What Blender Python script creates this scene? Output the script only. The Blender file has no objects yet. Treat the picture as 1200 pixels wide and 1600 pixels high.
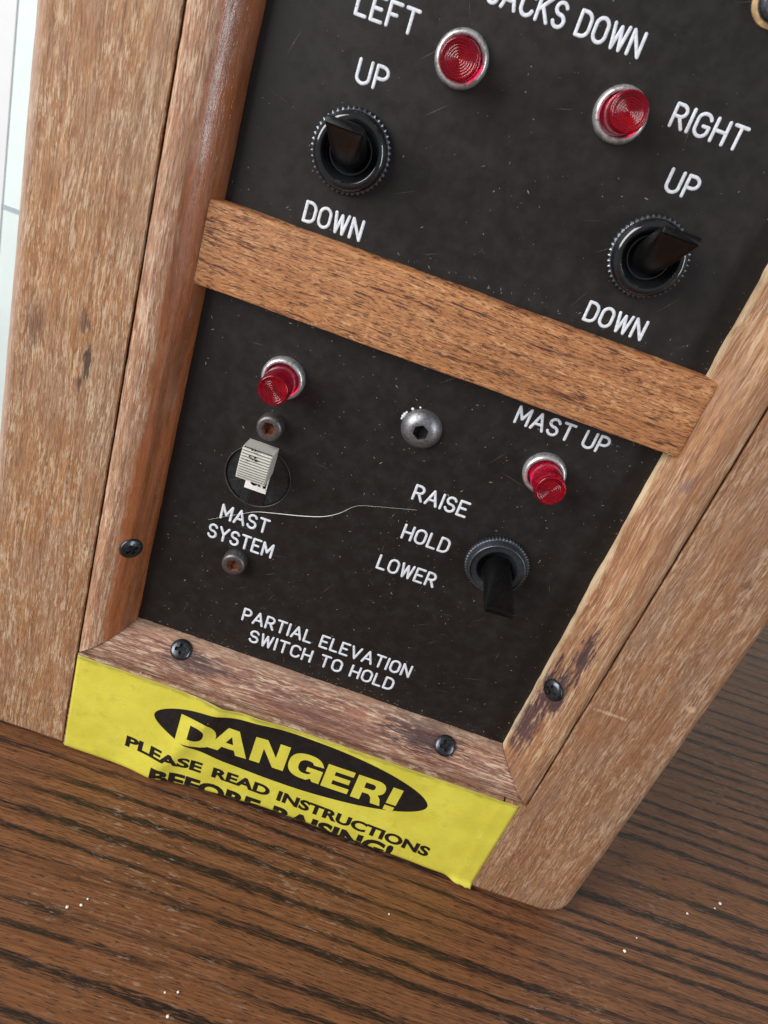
import bpy, bmesh, math, random
from mathutils import Vector, Matrix, noise
random.seed(7)
# everything is measured in millimetres on the instrument panel (x right, y into the wall, z up,
# panel front at y=0, lower left corner of the visible panel at x=0 z=0) and converted to metres
S = 0.001
TABLE_Z = -70.9
def P3(x, y, z): return Vector(((x-75)*S, y*S, (z-TABLE_Z)*S))
sc = bpy.context.scene
COL = sc.collection

# ------------------------------------------------------------------ camera
R = [[0.94216692, 0.13043005, 0.30872237], [0.33374769, -0.44913995, -0.82878573], [0.03056099, 0.88388987, -0.46669553]]
cam_d = bpy.data.cameras.new('camera'); cam = bpy.data.objects.new('camera', cam_d); COL.objects.link(cam)
right, down, fwd = Vector(R[0]), Vector(R[1]), Vector(R[2])
m = Matrix((right, -down, -fwd)).transposed().to_4x4()
m.translation = P3(66.84340, -231.45778, 201.11614)
cam.matrix_world = m
cam_d.sensor_fit = 'VERTICAL'; cam_d.sensor_height = 24.0; cam_d.sensor_width = 18.0
cam_d.lens = 24.0*1200.6/1600.0
cam_d.dof.use_dof = True; cam_d.dof.focus_distance = 0.285; cam_d.dof.aperture_fstop = 24.0
cam_d.clip_start = 0.01; cam_d.clip_end = 20
sc.camera = cam

# ------------------------------------------------------------------ world and lamps
w = bpy.data.worlds.new('World'); sc.world = w; w.use_nodes = True
bg = w.node_tree.nodes['Background']; bg.inputs[0].default_value = (0.92, 0.95, 1.0, 1); bg.inputs[1].default_value = 0.27
def area(name, loc, aim, sx, sy, energy, col):
    l = bpy.data.lights.new(name, 'AREA'); l.shape = 'RECTANGLE'; l.size = sx; l.size_y = sy; l.energy = energy; l.color = col
    o = bpy.data.objects.new(name, l); COL.objects.link(o)
    o.location = P3(*loc); d = P3(*aim)-P3(*loc); o.rotation_euler = d.to_track_quat('-Z', 'Y').to_euler()
    return o
area('window_light', (-900, -720, 620), (75, 0, 90), 0.8, 1.1, 29, (1.0, 0.99, 0.975))
area('second_window_light', (1500, -1000, 420), (75, 0, 120), 0.20, 1.1, 13, (0.90, 0.95, 1.0))
sc.view_settings.view_transform = 'Standard'; sc.view_settings.look = 'None'
sc.view_settings.exposure = 0.0; sc.view_settings.gamma = 1.0
sc.render.engine = 'CYCLES'
sc.cycles.use_denoising = True
sc.cycles.max_bounces = 10

# ------------------------------------------------------------------ node helpers
class T:
    def __init__(s, name):
        s.m = bpy.data.materials.new(name); s.m.use_nodes = True; s.t = s.m.node_tree
        s.b = s.t.nodes['Principled BSDF']
    def n(s, typ, **kw):
        nd = s.t.nodes.new(typ)
        for k, v in kw.items(): setattr(nd, k, v)
        return nd
    def put(s, sock, v):
        if v is None: return
        if hasattr(v, 'is_output') or isinstance(v, bpy.types.NodeSocket): s.t.links.new(v, sock)
        else: sock.default_value = v
    def math(s, op, a, b=None, c=None, clamp=False):
        nd = s.n('ShaderNodeMath', operation=op); nd.use_clamp = clamp
        s.put(nd.inputs[0], a); s.put(nd.inputs[1], b); s.put(nd.inputs[2], c)
        return nd.outputs[0]
    def mix(s, f, a, b, mode='MIX'):
        nd = s.n('ShaderNodeMix', data_type='RGBA', blend_type=mode)
        s.put(nd.inputs[0], f)
        for i, v in ((6, a), (7, b)):
            if isinstance(v, (tuple, list)): v = (*v[:3], 1)
            s.put(nd.inputs[i], v)
        return nd.outputs[2]
    def mr(s, v, a, b, c=0.0, d=1.0, smooth=True):
        nd = s.n('ShaderNodeMapRange', interpolation_type='SMOOTHSTEP' if smooth else 'LINEAR')
        s.put(nd.inputs[0], v)
        for i, q in enumerate((a, b, c, d)): nd.inputs[i+1].default_value = q
        return nd.outputs[0]
    def xyz(s, x, y, z):
        nd = s.n('ShaderNodeCombineXYZ'); s.put(nd.inputs[0], x); s.put(nd.inputs[1], y); s.put(nd.inputs[2], z); return nd.outputs[0]
    def coords(s):                       # object coordinates in panel millimetres
        tc = s.n('ShaderNodeTexCoord'); sp = s.n('ShaderNodeSeparateXYZ'); s.t.links.new(tc.outputs['Object'], sp.inputs[0])
        return (s.math('MULTIPLY_ADD', sp.outputs[0], 1000.0, 75.0), s.math('MULTIPLY', sp.outputs[1], 1000.0), s.math('MULTIPLY_ADD', sp.outputs[2], 1000.0, TABLE_Z))
    def noise(s, vec, scale=1.0, detail=2.0, rough=0.5, dist=0.0):
        nd = s.n('ShaderNodeTexNoise'); s.put(nd.inputs['Vector'], vec)
        nd.inputs['Scale'].default_value = scale; nd.inputs['Detail'].default_value = detail
        nd.inputs['Roughness'].default_value = rough; nd.inputs['Distortion'].default_value = dist
        return nd.outputs[0]
    def scaled(s, c, sx, sy, sz, off=0.0):
        return s.xyz(s.math('MULTIPLY_ADD', c[0], 1.0/sx, off), s.math('MULTIPLY_ADD', c[1], 1.0/sy, off*1.7), s.math('MULTIPLY_ADD', c[2], 1.0/sz, off*0.6))
    def bump(s, h, strength, dist=0.0003):
        nd = s.n('ShaderNodeBump'); nd.inputs['Strength'].default_value = strength; nd.inputs['Distance'].default_value = dist
        s.t.links.new(h, nd.inputs['Height']); s.t.links.new(nd.outputs[0], s.b.inputs['Normal']); s.t.links.new(nd.outputs[0], s.b.inputs['Coat Normal'])
    def set(s, **kw):
        names = dict(color='Base Color', rough='Roughness', metal='Metallic', spec='Specular IOR Level', trans='Transmission Weight', ior='IOR', coat='Coat Weight', coatr='Coat Roughness', sss='Subsurface Weight')
        for k, v in kw.items():
            if isinstance(v, (tuple, list)): v = (*v[:3], 1)
            s.put(s.b.inputs[names[k]], v)
        return s
def srgb(r, g, b):
    f = lambda c: ((c/255+0.055)/1.055)**2.4 if c > 10 else c/255/12.92
    return (f(r), f(g), f(b))

# weathered open-grained hardwood, bleached flecks over brown, grain along x or z
def wood(name, grain, seed, base, base2, fleck, dark, fleck_amt=0.8, dark_amt=0.5, worn=None, varnish=None, stains=(), edge=None, flen=7.0, fwid=1.0, fth=(0.50, 0.58), rough=0.62, grey=0.25, bump=0.5, dth=0.58):
    t = T(name); x, y, z = t.coords()
    g = (z, x, y) if grain == 'z' else (x, z, y)
    wob = t.noise(t.scaled(g, 60, 22, 30, seed), 1, 1)
    wob2 = t.noise(t.scaled(g, 6, 2.5, 9, seed+3), 1, 2)
    gy = t.math('MULTIPLY_ADD', wob, 4.0, g[1]); gy = t.math('MULTIPLY_ADD', wob2, 0.55, gy)
    c = (g[0], gy, g[2])
    f1 = t.noise(t.scaled(c, flen, fwid, 3, seed+11), 1, 5, 0.68)
    f2 = t.noise(t.scaled(c, flen*0.4, fwid*0.42, 2, seed+21), 1, 3, 0.6)
    big = t.noise(t.scaled(g, 22, 9, 20, seed+5), 1, 3, 0.6)
    long_ = t.noise(t.scaled(c, 70, 2.6, 9, seed+31), 1, 4, 0.65)
    d1 = t.noise(t.scaled(c, flen*2.0, fwid*0.75, 3, seed+41), 1, 4, 0.65)
    d2 = t.noise(t.scaled(c, flen*0.7, fwid*0.36, 3, seed+47), 1, 2, 0.55)
    fine = t.noise(t.scaled(c, 3.4, 0.26, 2, seed+61), 1, 3, 0.65)
    fm = t.math('ADD', t.math('MULTIPLY', t.mr(f1, *fth), 0.8), t.math('MULTIPLY', t.mr(f2, 0.52, 0.62), 0.5), clamp=True)
    fm = t.math('MULTIPLY', fm, t.mr(big, 0.34, 0.60, 0.25, 1.0))
    fm = t.math('MULTIPLY', fm, t.mr(fine, 0.30, 0.55, 0.55, 1.0))
    dm = t.math('MAXIMUM', t.math('MULTIPLY', t.mr(d1, dth, dth+0.07), 0.95), t.math('MULTIPLY', t.mr(d2, dth-0.01, dth+0.06), 0.7))
    col = t.mix(t.mr(long_, 0.38, 0.62), base, base2)
    col = t.mix(t.mr(t.noise(t.scaled(g, 40, 14, 30, seed+81), 1, 3, 0.6), 0.42, 0.68, 0.0, grey*0.85), col, srgb(148, 127, 111))
    lines = t.noise(t.scaled(c, 150, 0.85, 9, seed+101), 1, 3, 0.6)
    col = t.mix(t.mr(lines, 0.36, 0.50, 0.45, 0.0), col, tuple(v*0.55 for v in base))
    col = t.mix(t.mr(fine, 0.30, 0.60, 0.6, 0.0), col, tuple(v*0.60 for v in base))
    wm = None
    if worn:                                 # worn = (axis, a, b): bare weathered wood towards b, finish kept towards a
        ax, a, b = worn
        q = t.math('MULTIPLY_ADD', t.math('SUBTRACT', t.noise(t.scaled(c, 24, 3.0, 6, seed+71), 1, 4, 0.6), 0.5), 8.0, {'x': x, 'z': z}[ax])
        wm = t.mr(q, min(a, b), max(a, b), 0.0 if a < b else 1.0, 1.0 if a < b else 0.0)
        fm = t.math('MULTIPLY', fm, t.math('MULTIPLY_ADD', wm, 0.93, 0.07))
        vcol = t.mix(t.mr(long_, 0.36, 0.64), tuple(v*0.8 for v in varnish), tuple(v*1.7 for v in varnish))
        vcol = t.mix(t.mr(fine, 0.35, 0.75, 0.35, 0.0), vcol, tuple(v*0.45 for v in varnish))
        col = t.mix(wm, vcol, col)
        dm = t.math('MULTIPLY', dm, t.math('MULTIPLY_ADD', wm, 0.7, 0.3))
    col = t.mix(t.math('MULTIPLY', fm, fleck_amt), col, fleck)
    col = t.mix(t.math('MULTIPLY', dm, dark_amt), col, dark)
    for (sx, sz, rx, rz, colr, amt) in stains:
        dx = t.math('DIVIDE', t.math('SUBTRACT', x, sx), rx); dz = t.math('DIVIDE', t.math('SUBTRACT', z, sz), rz)
        d = t.math('SQRT', t.math('ADD', t.math('MULTIPLY', dx, dx), t.math('MULTIPLY', dz, dz)))
        d = t.math('ADD', d, t.math('MULTIPLY', t.math('SUBTRACT', t.noise(t.scaled(c, 6, 0.8, 3, seed+sx), 1, 4, 0.7), 0.5), 3.0))
        col = t.mix(t.math('MULTIPLY', t.mr(d, 0.35, 0.9, 1.0, 0.0), amt), col, colr)
    if edge:                                 # raw pale wood where an arris has been rubbed bare
        ax, a, b, ec, amt = edge
        q = t.math('MULTIPLY_ADD', t.math('SUBTRACT', t.noise(t.scaled(c, 14, 3, 6, seed+91), 1, 4, 0.65), 0.5), 2.6, {'x': x, 'z': z}[ax])
        col = t.mix(t.mr(q, min(a, b), max(a, b), amt if a < b else 0.0, 0.0 if a < b else amt), col, ec)
    r = t.mr(fm, 0, 1, rough, min(1, rough+0.2))
    if wm is not None:
        r = t.math('ADD', t.math('MULTIPLY', wm, r), t.math('MULTIPLY', t.math('SUBTRACT', 1.0, wm), t.mr(t.noise(t.scaled(c, 5, 1.5, 3, seed+9), 1, 3), 0.3, 0.7, 0.16, 0.50)))
        t.set(coat=t.math('MULTIPLY', t.math('SUBTRACT', 1.0, wm), 0.7), coatr=0.16)
    t.set(color=col, rough=r, spec=0.4)
    h = t.math('SUBTRACT', t.math('ADD', t.math('MULTIPLY', fine, 0.6), t.math('MULTIPLY', f1, 0.9)), t.math('MULTIPLY', dm, 1.3))
    if wm is not None: h = t.math('MULTIPLY', h, t.math('MULTIPLY_ADD', wm, 0.55, 0.45))
    t.bump(h, bump, 0.0003)
    return t.m

CREAM = srgb(206, 184, 160); DARKW = srgb(66, 42, 36); PURP = srgb(58, 40, 44); PALE = srgb(214, 192, 158)
M = {}
M['board_l'] = wood('weathered_teak', 'z', 1.3, srgb(143, 97, 62), srgb(162, 116, 77), srgb(203, 182, 154), srgb(78, 48, 36), 0.68, 0.45, grey=0.45, flen=6.5, fwid=0.8, fth=(0.515, 0.565),
    stains=[(-46, 106, 4.0, 10, srgb(84, 56, 44), 0.6), (-31, 112, 2.5, 5, srgb(66, 50, 44), 0.6), (-28.5, 100, 1.5, 8, srgb(48, 36, 36), 0.85), (-30, 92, 1.2, 4, srgb(48, 36, 36), 0.7)], edge=('x', -54.5, -50.5, srgb(174, 152, 138), 0.7))
M['board_r'] = wood('weathered_teak_right', 'z', 9.1, srgb(141, 95, 63), srgb(160, 115, 78), srgb(197, 172, 145), srgb(84, 52, 40), 0.62, 0.45, flen=7.0, fwid=0.95, fth=(0.51, 0.575), grey=0.4,
    stains=[(176, 38.6, 9, 1.0, srgb(204, 178, 152), 0.5), (190.5, 104, 1.5, 3.0, srgb(84, 58, 46), 0.6), (199, 52, 2.5, 1.6, srgb(206, 170, 140), 0.6)])
M['board_b'] = wood('weathered_teak_bottom', 'x', 5.7, srgb(130, 90, 66), srgb(156, 114, 86), CREAM, DARKW, 0.7, 0.5)
M['mould_l'] = wood('moulding_teak_left', 'z', 15.2, srgb(150, 104, 75), srgb(174, 128, 96), srgb(208, 184, 160), srgb(78, 48, 38), 0.75, 0.5, worn=('x', -6.6, -9.6), varnish=srgb(136, 78, 42), flen=9)
M['mould_r'] = wood('moulding_teak_right', 'z', 22.9, srgb(143, 97, 65), srgb(167, 122, 84), srgb(201, 174, 143), srgb(84, 54, 44), 0.72, 0.5, flen=16, fwid=0.95, grey=0.3,
    stains=[(154.3, 38, 6.5, 15, PURP, 0.95), (157.0, 57, 3.4, 15, PURP, 0.92), (152.0, 18, 5.0, 19, srgb(66, 44, 48), 0.9), (158, 128, 2.5, 6, srgb(96, 70, 72), 0.6)], edge=('x', 149.6, 151.0, PALE, 0.8))
M['mould_b'] = wood('moulding_teak_bottom', 'x', 33.1, srgb(122, 78, 60), srgb(162, 116, 92), srgb(210, 184, 160), srgb(74, 42, 40), 0.8, 0.75, flen=10, fwid=0.9, grey=0.3,
    stains=[(27, -5, 18, 4.2, PURP, 0.8), (119, -4, 21, 5.8, PURP, 0.88), (72, -8, 34, 4.4, srgb(94, 56, 50), 0.7)], edge=('z', -0.2, -2.6, srgb(160, 136, 116), 0.4))
M['rail'] = wood('oak_crossbar', 'x', 41.7, srgb(160, 104, 64), srgb(184, 126, 80), srgb(222, 178, 132), srgb(72, 38, 32), 0.55, 1.0, flen=4.5, fwid=1.1, fth=(0.57, 0.62), rough=0.45, grey=0.12, dth=0.583, bump=0.7)
M['case'] = wood('case_wood', 'z', 51.7, srgb(110, 74, 54), srgb(130, 90, 66), CREAM, DARKW, 0.3, 0.4)

def panel_mat():
    t = T('engraving_laminate'); c = t.coords()
    big = t.noise(t.scaled(c, 30, 30, 30, 2), 1, 4, 0.6)
    sm = t.noise(t.scaled(c, 5, 5, 5, 7), 1, 4, 0.65)
    fine = t.noise(t.scaled(c, 0.5, 0.5, 0.5, 17), 1, 2, 0.6)
    col = t.mix(t.math('MULTIPLY', t.mr(big, 0.42, 0.75), 0.6), srgb(24, 20, 18), srgb(31, 26, 24))
    col = t.mix(t.math('MULTIPLY', t.mr(sm, 0.50, 0.78), 0.15), col, srgb(46, 42, 39))
    col = t.mix(t.mr(fine, 0.70, 0.78, 0, 0.35), col, srgb(104, 98, 90))
    t.set(color=col, rough=t.mr(sm, 0.3, 0.7, 0.42, 0.60), spec=0.4)
    t.bump(fine, 0.10, 0.0002); return t.m
M['panel'] = panel_mat()
def simple(name, col, rough=0.5, metal=0.0, spec=0.5, var=0.25, vs=2.0, bump=0.0, rust=None, **kw):
    t = T(name); c = t.coords(); a = t.noise(t.scaled(c, vs, vs, vs, 3), 1, 4, 0.62); b = t.noise(t.scaled(c, vs*0.25, vs*0.25, vs*0.25, 8), 1, 2)
    k = t.mix(t.mr(a, 0.3, 0.7), tuple(v*(1-var) for v in col), tuple(min(1, v*(1+var)) for v in col))
    if rust: k = t.mix(t.math('MULTIPLY', t.mr(a, 0.46, 0.62), rust[1]), k, rust[0])
    t.set(color=k, rough=t.mr(b, 0.25, 0.75, max(0.03, rough*0.75), min(1, rough*1.3)), metal=metal, spec=spec, **kw)
    if bump: t.bump(b, bump, 0.0001)
    return t.m
def ink_mat():
    t = T('engraved_white_fill'); c = t.coords(); a = t.noise(t.scaled(c, 1.3, 1.3, 1.3, 3), 1, 4, 0.65); b = t.noise(t.scaled(c, 9, 9, 9, 5), 1, 2)
    k = t.mix(t.mr(a, 0.35, 0.65), srgb(188, 192, 198), srgb(216, 219, 225))
    k = t.mix(t.math('MULTIPLY', t.mr(a, 0.60, 0.68), t.mr(b, 0.50, 0.62)), k, srgb(96, 92, 90))
    t.set(color=k, rough=0.6); return t.m
M['ink'] = ink_mat()
M['chrome'] = simple('worn_chrome', srgb(206, 206, 206), 0.34, 0.75, var=0.12, vs=1.5, bump=0.15, rust=(srgb(96, 92, 90), 0.6))
M['blackmetal'] = simple('black_oxide_metal', srgb(100, 105, 112), 0.30, 0.85, var=0.3, vs=1.5, bump=0.15)
M['blackplastic'] = simple('glossy_black_plastic', srgb(22, 23, 25), 0.11, var=0.2, vs=2.0, spec=0.8)
M['satinplastic'] = simple('satin_black_plastic', srgb(24, 25, 26), 0.22, var=0.3, vs=1.5, bump=0.05)
M['boltsteel'] = simple('worn_bolt_steel', srgb(142, 144, 148), 0.40, 0.8, var=0.3, vs=1.6, bump=0.25, rust=(srgb(88, 80, 74), 0.7))
M['darksteel'] = simple('dark_screw_steel', srgb(84, 88, 94), 0.30, 0.9, var=0.35, vs=1.2, bump=0.2, rust=(srgb(52, 44, 42), 0.7))
M['recess'] = simple('recess_shade', srgb(14, 13, 13), 0.8, var=0.3)  # near-black that paints in the shade inside sockets, screw crosses and notches
M['rustin'] = simple('rust', srgb(112, 66, 44), 0.8, var=0.5, vs=0.7)
M['greysteel'] = simple('corroded_grey_steel', srgb(112, 110, 112), 0.42, 0.8, var=0.3, vs=1.0, bump=0.3, rust=(srgb(86, 66, 56), 0.75))
M['white'] = simple('aged_white_plastic', srgb(198, 196, 187), 0.45, var=0.1, vs=1.5, rust=(srgb(150, 142, 128), 0.35))
M['labelwhite'] = simple('white_label', srgb(222, 218, 212), 0.5, var=0.05)
M['print'] = simple('black_print', srgb(26, 24, 24), 0.38, var=0.25, vs=4)
M['greyrim'] = simple('scuffed_laminate_rim', srgb(44, 42, 42), 0.45, var=0.5, vs=4)
M['lever'] = simple('matte_black_lever', srgb(11, 11, 12), 0.36, var=0.3, vs=1.5, spec=0.2, bump=0.05)
M['insert'] = simple('insert_plastic', srgb(34, 36, 38), 0.34, var=0.3, vs=3, spec=0.5)
M['gunmetal'] = simple('gunmetal', srgb(84, 89, 96), 0.36, 0.75, var=0.3, vs=1.5, bump=0.1, rust=(srgb(48, 48, 50), 0.5))
M['groove_dark'] = simple('groove_dark', srgb(70, 64, 56), 0.8, var=0.3)
M['hair'] = simple('pale_hair', srgb(225, 222, 215), 0.3, var=0.1)
M['dust'] = simple('dust', srgb(126, 119, 108), 0.9, var=0.35, vs=6)
M['scratch'] = simple('scratch', srgb(84, 78, 74), 0.6, var=0.3, vs=6)
M['crumb'] = simple('crumb', srgb(232, 226, 216), 0.7, var=0.1)
M['paintchip'] = simple('white_paint_chip', srgb(220, 222, 228), 0.5, var=0.1)
M['gasket'] = simple('yellowed_gasket', srgb(176, 146, 104), 0.6, var=0.25)
def yellow_mat():
    t = T('yellow_sticker'); c = t.coords()
    a = t.noise(t.scaled(c, 16, 16, 16, 3), 1, 3, 0.6); b = t.noise(t.scaled(c, 1.1, 1.1, 1.1, 9), 1, 3, 0.7); d = t.noise(t.scaled(c, 7, 3, 7, 5), 1, 4, 0.7)
    col = t.mix(t.mr(a, 0.3, 0.7), srgb(196, 185, 64), srgb(210, 200, 76))
    col = t.mix(t.math('MULTIPLY', t.mr(d, 0.55, 0.75), 0.45), col, srgb(176, 160, 66))
    col = t.mix(t.mr(b, 0.70, 0.78, 0, 0.5), col, srgb(112, 100, 50))
    zt = t.math('MULTIPLY_ADD', t.math('SUBTRACT', t.noise(t.scaled(c, 6, 2, 2, 6), 1, 3), 0.5), 4.0, c[2])     # darker along the top edge
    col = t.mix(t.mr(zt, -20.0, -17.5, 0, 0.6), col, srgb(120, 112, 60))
    sm = t.noise(t.scaled(c, 3.5, 9, 1.0, 15), 1, 4, 0.7)
    col = t.mix(t.math('MULTIPLY', t.mr(sm, 0.58, 0.70), 0.35), col, srgb(150, 138, 76))
    ws = t.noise(t.scaled(c, 0.6, 4, 6.0, 19), 1, 3, 0.6)
    col = t.mix(t.mr(ws, 0.66, 0.72, 0, 0.35), col, srgb(232, 226, 150))
    t.set(color=col, rough=t.mr(sm, 0.3, 0.7, 0.24, 0.46), spec=0.45); t.bump(t.math('ADD', d, t.math('MULTIPLY', a, 2.0)), 0.16, 0.0004); return t.m
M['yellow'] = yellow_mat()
def lens_mat():
    t = T('red_lens'); t.set(color=srgb(212, 6, 64), rough=0.16, trans=0.92, ior=1.46, spec=0.35)
    return t.m
M['lens'] = lens_mat()
M['reflector'] = simple('lamp_reflector', srgb(230, 190, 196), 0.35, 0.3, var=0.1)
def table_mat():
    t = T('dark_stained_oak'); c = t.coords(); x, y, z = c
    g = (x, y, z)
    w1 = t.noise(t.scaled(g, 300, 80, 60, 4.2), 1, 1); w2 = t.noise(t.scaled(g, 34, 7, 30, 8.2), 1, 2); w3 = t.noise(t.scaled(g, 7, 1.2, 30, 5.2), 1, 2)
    yy = t.math('MULTIPLY_ADD', w1, 14.0, y); yy = t.math('MULTIPLY_ADD', w2, 1.2, yy)
    q = (x, yy, z)
    sp = t.noise(t.scaled(q, 900, 34, 400, 12.4), 1, 2, 0.5)
    ph = t.math('ADD', t.math('MULTIPLY', t.math('MULTIPLY_ADD', w3, 0.9, yy), 1/10.0), t.math('MULTIPLY', sp, 3.4))
    r8 = t.math('FRACT', ph)
    wid = t.noise(t.scaled(q, 110, 7, 60, 3.3), 1, 3, 0.6)
    pore = t.noise(t.scaled(q, 10, 0.75, 5, 21), 1, 4, 0.65)
    pore2 = t.noise(t.scaled(q, 6, 0.45, 5, 27), 1, 2, 0.6)
    r9 = t.math('MULTIPLY_ADD', t.math('SUBTRACT', pore, 0.5), 0.75, r8)
    band = t.math('MULTIPLY', t.mr(r9, 0.52, 0.72), t.mr(r9, 0.86, 0.98, 1.0, 0.0))
    bm = t.math('MULTIPLY', band, t.mr(wid, 0.34, 0.50, 0.12, 1.0))
    bm = t.math('MULTIPLY', bm, t.mr(pore2, 0.30, 0.50, 0.35, 1.0))
    fine = t.noise(t.scaled(q, 26, 0.8, 6, 33), 1, 4, 0.7)
    tone = t.noise(t.scaled(q, 160, 26, 60, 37), 1, 3)
    col = t.mix(t.mr(fine, 0.32, 0.68), srgb(86, 54, 36), srgb(136, 91, 60))
    col = t.mix(t.mr(tone, 0.35, 0.65, 0, 0.4), col, srgb(126, 80, 46))
    col = t.mix(t.mr(pore2, 0.56, 0.63, 0, 0.8), col, srgb(52, 32, 23))
    col = t.mix(t.math('MULTIPLY', bm, 0.95), col, srgb(32, 25, 21))
    sc_ = t.noise(t.scaled(q, 6, 1.2, 5, 51), 1, 4, 0.7); lo = t.noise(t.scaled(g, 60, 60, 60, 57), 1, 2)
    scuff = t.math('MULTIPLY', t.mr(sc_, 0.57, 0.66), t.mr(lo, 0.45, 0.60))
    col = t.mix(t.math('MULTIPLY', scuff, 0.42), col, srgb(168, 148, 132))
    rr = t.math('ADD', t.mr(pore, 0.3, 0.7, 0.36, 0.52), t.math('MULTIPLY', scuff, 0.15))
    t.set(color=col, rough=rr, spec=0.32)
    t.bump(t.math('SUBTRACT', fine, t.math('ADD', bm, t.mr(pore2, 0.57, 0.66))), 0.35, 0.0003); return t.m
M['table'] = table_mat()
M['wall'] = simple('pale_mint_paint', srgb(232, 242, 238), 0.7, var=0.03, vs=60)
M['trim'] = simple('white_gloss_trim', srgb(232, 232, 232), 0.6, var=0.02, vs=60)
M['sill'] = simple('grey_metal_strip', srgb(176, 186, 192), 0.5, var=0.05, vs=30)

# ------------------------------------------------------------------ object helpers
def mesh_obj(name, verts, faces, mat, parent=None, smooth=False, autos=None):
    me = bpy.data.meshes.new(name)
    me.from_pydata([P3(*v) for v in verts], [], faces)
    me.materials.append(M[mat]); me.validate()
    bm = bmesh.new(); bm.from_mesh(me); bmesh.ops.recalc_face_normals(bm, faces=bm.faces); bm.to_mesh(me); bm.free()
    if smooth: me.shade_smooth()
    if autos is not None: me.shade_smooth(); me.set_sharp_from_angle(angle=math.radians(autos))
    o = bpy.data.objects.new(name, me); COL.objects.link(o)
    if parent: o.parent = parent
    return o
def root(name, label, cat, **kw):
    o = bpy.data.objects.new(name, None); o.empty_display_size = 0.02; COL.objects.link(o)
    o['label'] = label; o['category'] = cat
    for k, v in kw.items(): o[k] = v
    return o
class G:
    def __init__(s): s.v = []; s.f = []
    def add(s, v, f):
        k = len(s.v); s.v += [tuple(p) for p in v]; s.f += [tuple(i+k for i in q) for q in f]; return s
    def box(s, x0, x1, y0, y1, z0, z1):
        return s.add([(x, y, z) for x in (x0, x1) for y in (y0, y1) for z in (z0, z1)], [(0,1,3,2),(4,6,7,5),(0,4,5,1),(2,3,7,6),(0,2,6,4),(1,5,7,3)])
    # lathe about an axis a (unit), centre c: prof = list of (radius, height along axis)
    def lathe(s, c, prof, seg=48, axis=(0,-1,0), rmod=None, closed_end=True):
        a = Vector(axis).normalized(); u = Vector((1,0,0)); u = (u-a*u.dot(a)).normalized(); w_ = a.cross(u)
        v = []; f = []
        for i, (r, h) in enumerate(prof):
            for k in range(seg):
                th = 2*math.pi*k/seg; rr = r+(rmod(i, k) if rmod else 0)
                v.append(Vector(c)+a*h+(u*math.cos(th)+w_*math.sin(th))*rr)
        for i in range(len(prof)-1):
            for k in range(seg): f.append((i*seg+k, i*seg+(k+1) % seg, (i+1)*seg+(k+1) % seg, (i+1)*seg+k))
        if closed_end: f.append(tuple((len(prof)-1)*seg+k for k in range(seg)))
        return s.add(v, f)
    def loft(s, rings, cap=True):
        n = len(rings[0]); v = [p for r in rings for p in r]; f = []
        for i in range(len(rings)-1):
            for k in range(n): f.append((i*n+k, i*n+(k+1) % n, (i+1)*n+(k+1) % n, (i+1)*n+k))
        if cap: f += [tuple(range(n))[::-1], tuple((len(rings)-1)*n+k for k in range(n))]
        return s.add(v, f)
    def build(s, name, mat, parent=None, **kw): return mesh_obj(name, s.v, s.f, mat, parent, **kw)
def nz(x, y=0.0, z=0.0): return noise.noise(Vector((x, y, z)))

# a plank cut to an outline in the panel plane, its front edges rounded over
def plank(outline, radii, yf, yb, R_, name, mat, parent, seed=0, wob=0.18, seg=5):
    # outline: list of (x,z) corners anticlockwise from the front; radii: roundover per edge i -> i+1
    pts = []; rad = []
    n = len(outline)
    for i in range(n):
        a, b = Vector(outline[i]), Vector(outline[(i+1) % n]); L = (b-a).length; k = max(1, int(L/4))
        for j in range(k):
            pts.append(a.lerp(b, j/k)); rad.append(radii[i])
    N = len(pts); nrm = []; rv = []
    for i in range(N):
        d1 = (pts[i]-pts[i-1]).normalized(); d2 = (pts[(i+1) % N]-pts[i]).normalized()
        n1 = Vector((-d1.y, d1.x)); n2 = Vector((-d2.y, d2.x))
        r1, r2 = rad[i-1], rad[i]
        # offset vector whose projections on the two edge normals are the two radii
        det = n1.x*n2.y-n1.y*n2.x
        if abs(det) < 0.05: o = (n1+n2).normalized()*((r1+r2)/2)
        else: o = Vector(((r1*n2.y-r2*n1.y)/det, (n1.x*r2-n2.x*r1)/det))
        nrm.append(o)
    g = G(); rings = []
    jit = [nz(p.x*0.09, p.y*0.09, seed)*wob + nz(p.x*0.4, p.y*0.4, seed+5)*wob*0.5 for p in pts]
    levels = [(0.0, yb)]
    for k in range(seg+1):
        a = math.pi/2*k/seg; levels.append((1-math.cos(a), yf+R_*(1-math.sin(a))))
    for ins, y in levels:
        rings.append([(p.x+o.x*ins+(o.normalized().x*j if o.length > 0 else 0), y, p.y+o.y*ins+(o.normalized().y*j if o.length > 0 else 0)) for p, o, j in zip(pts, nrm, jit)])
    g.loft(rings)
    return g.build(name, mat, parent, autos=40)

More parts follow.
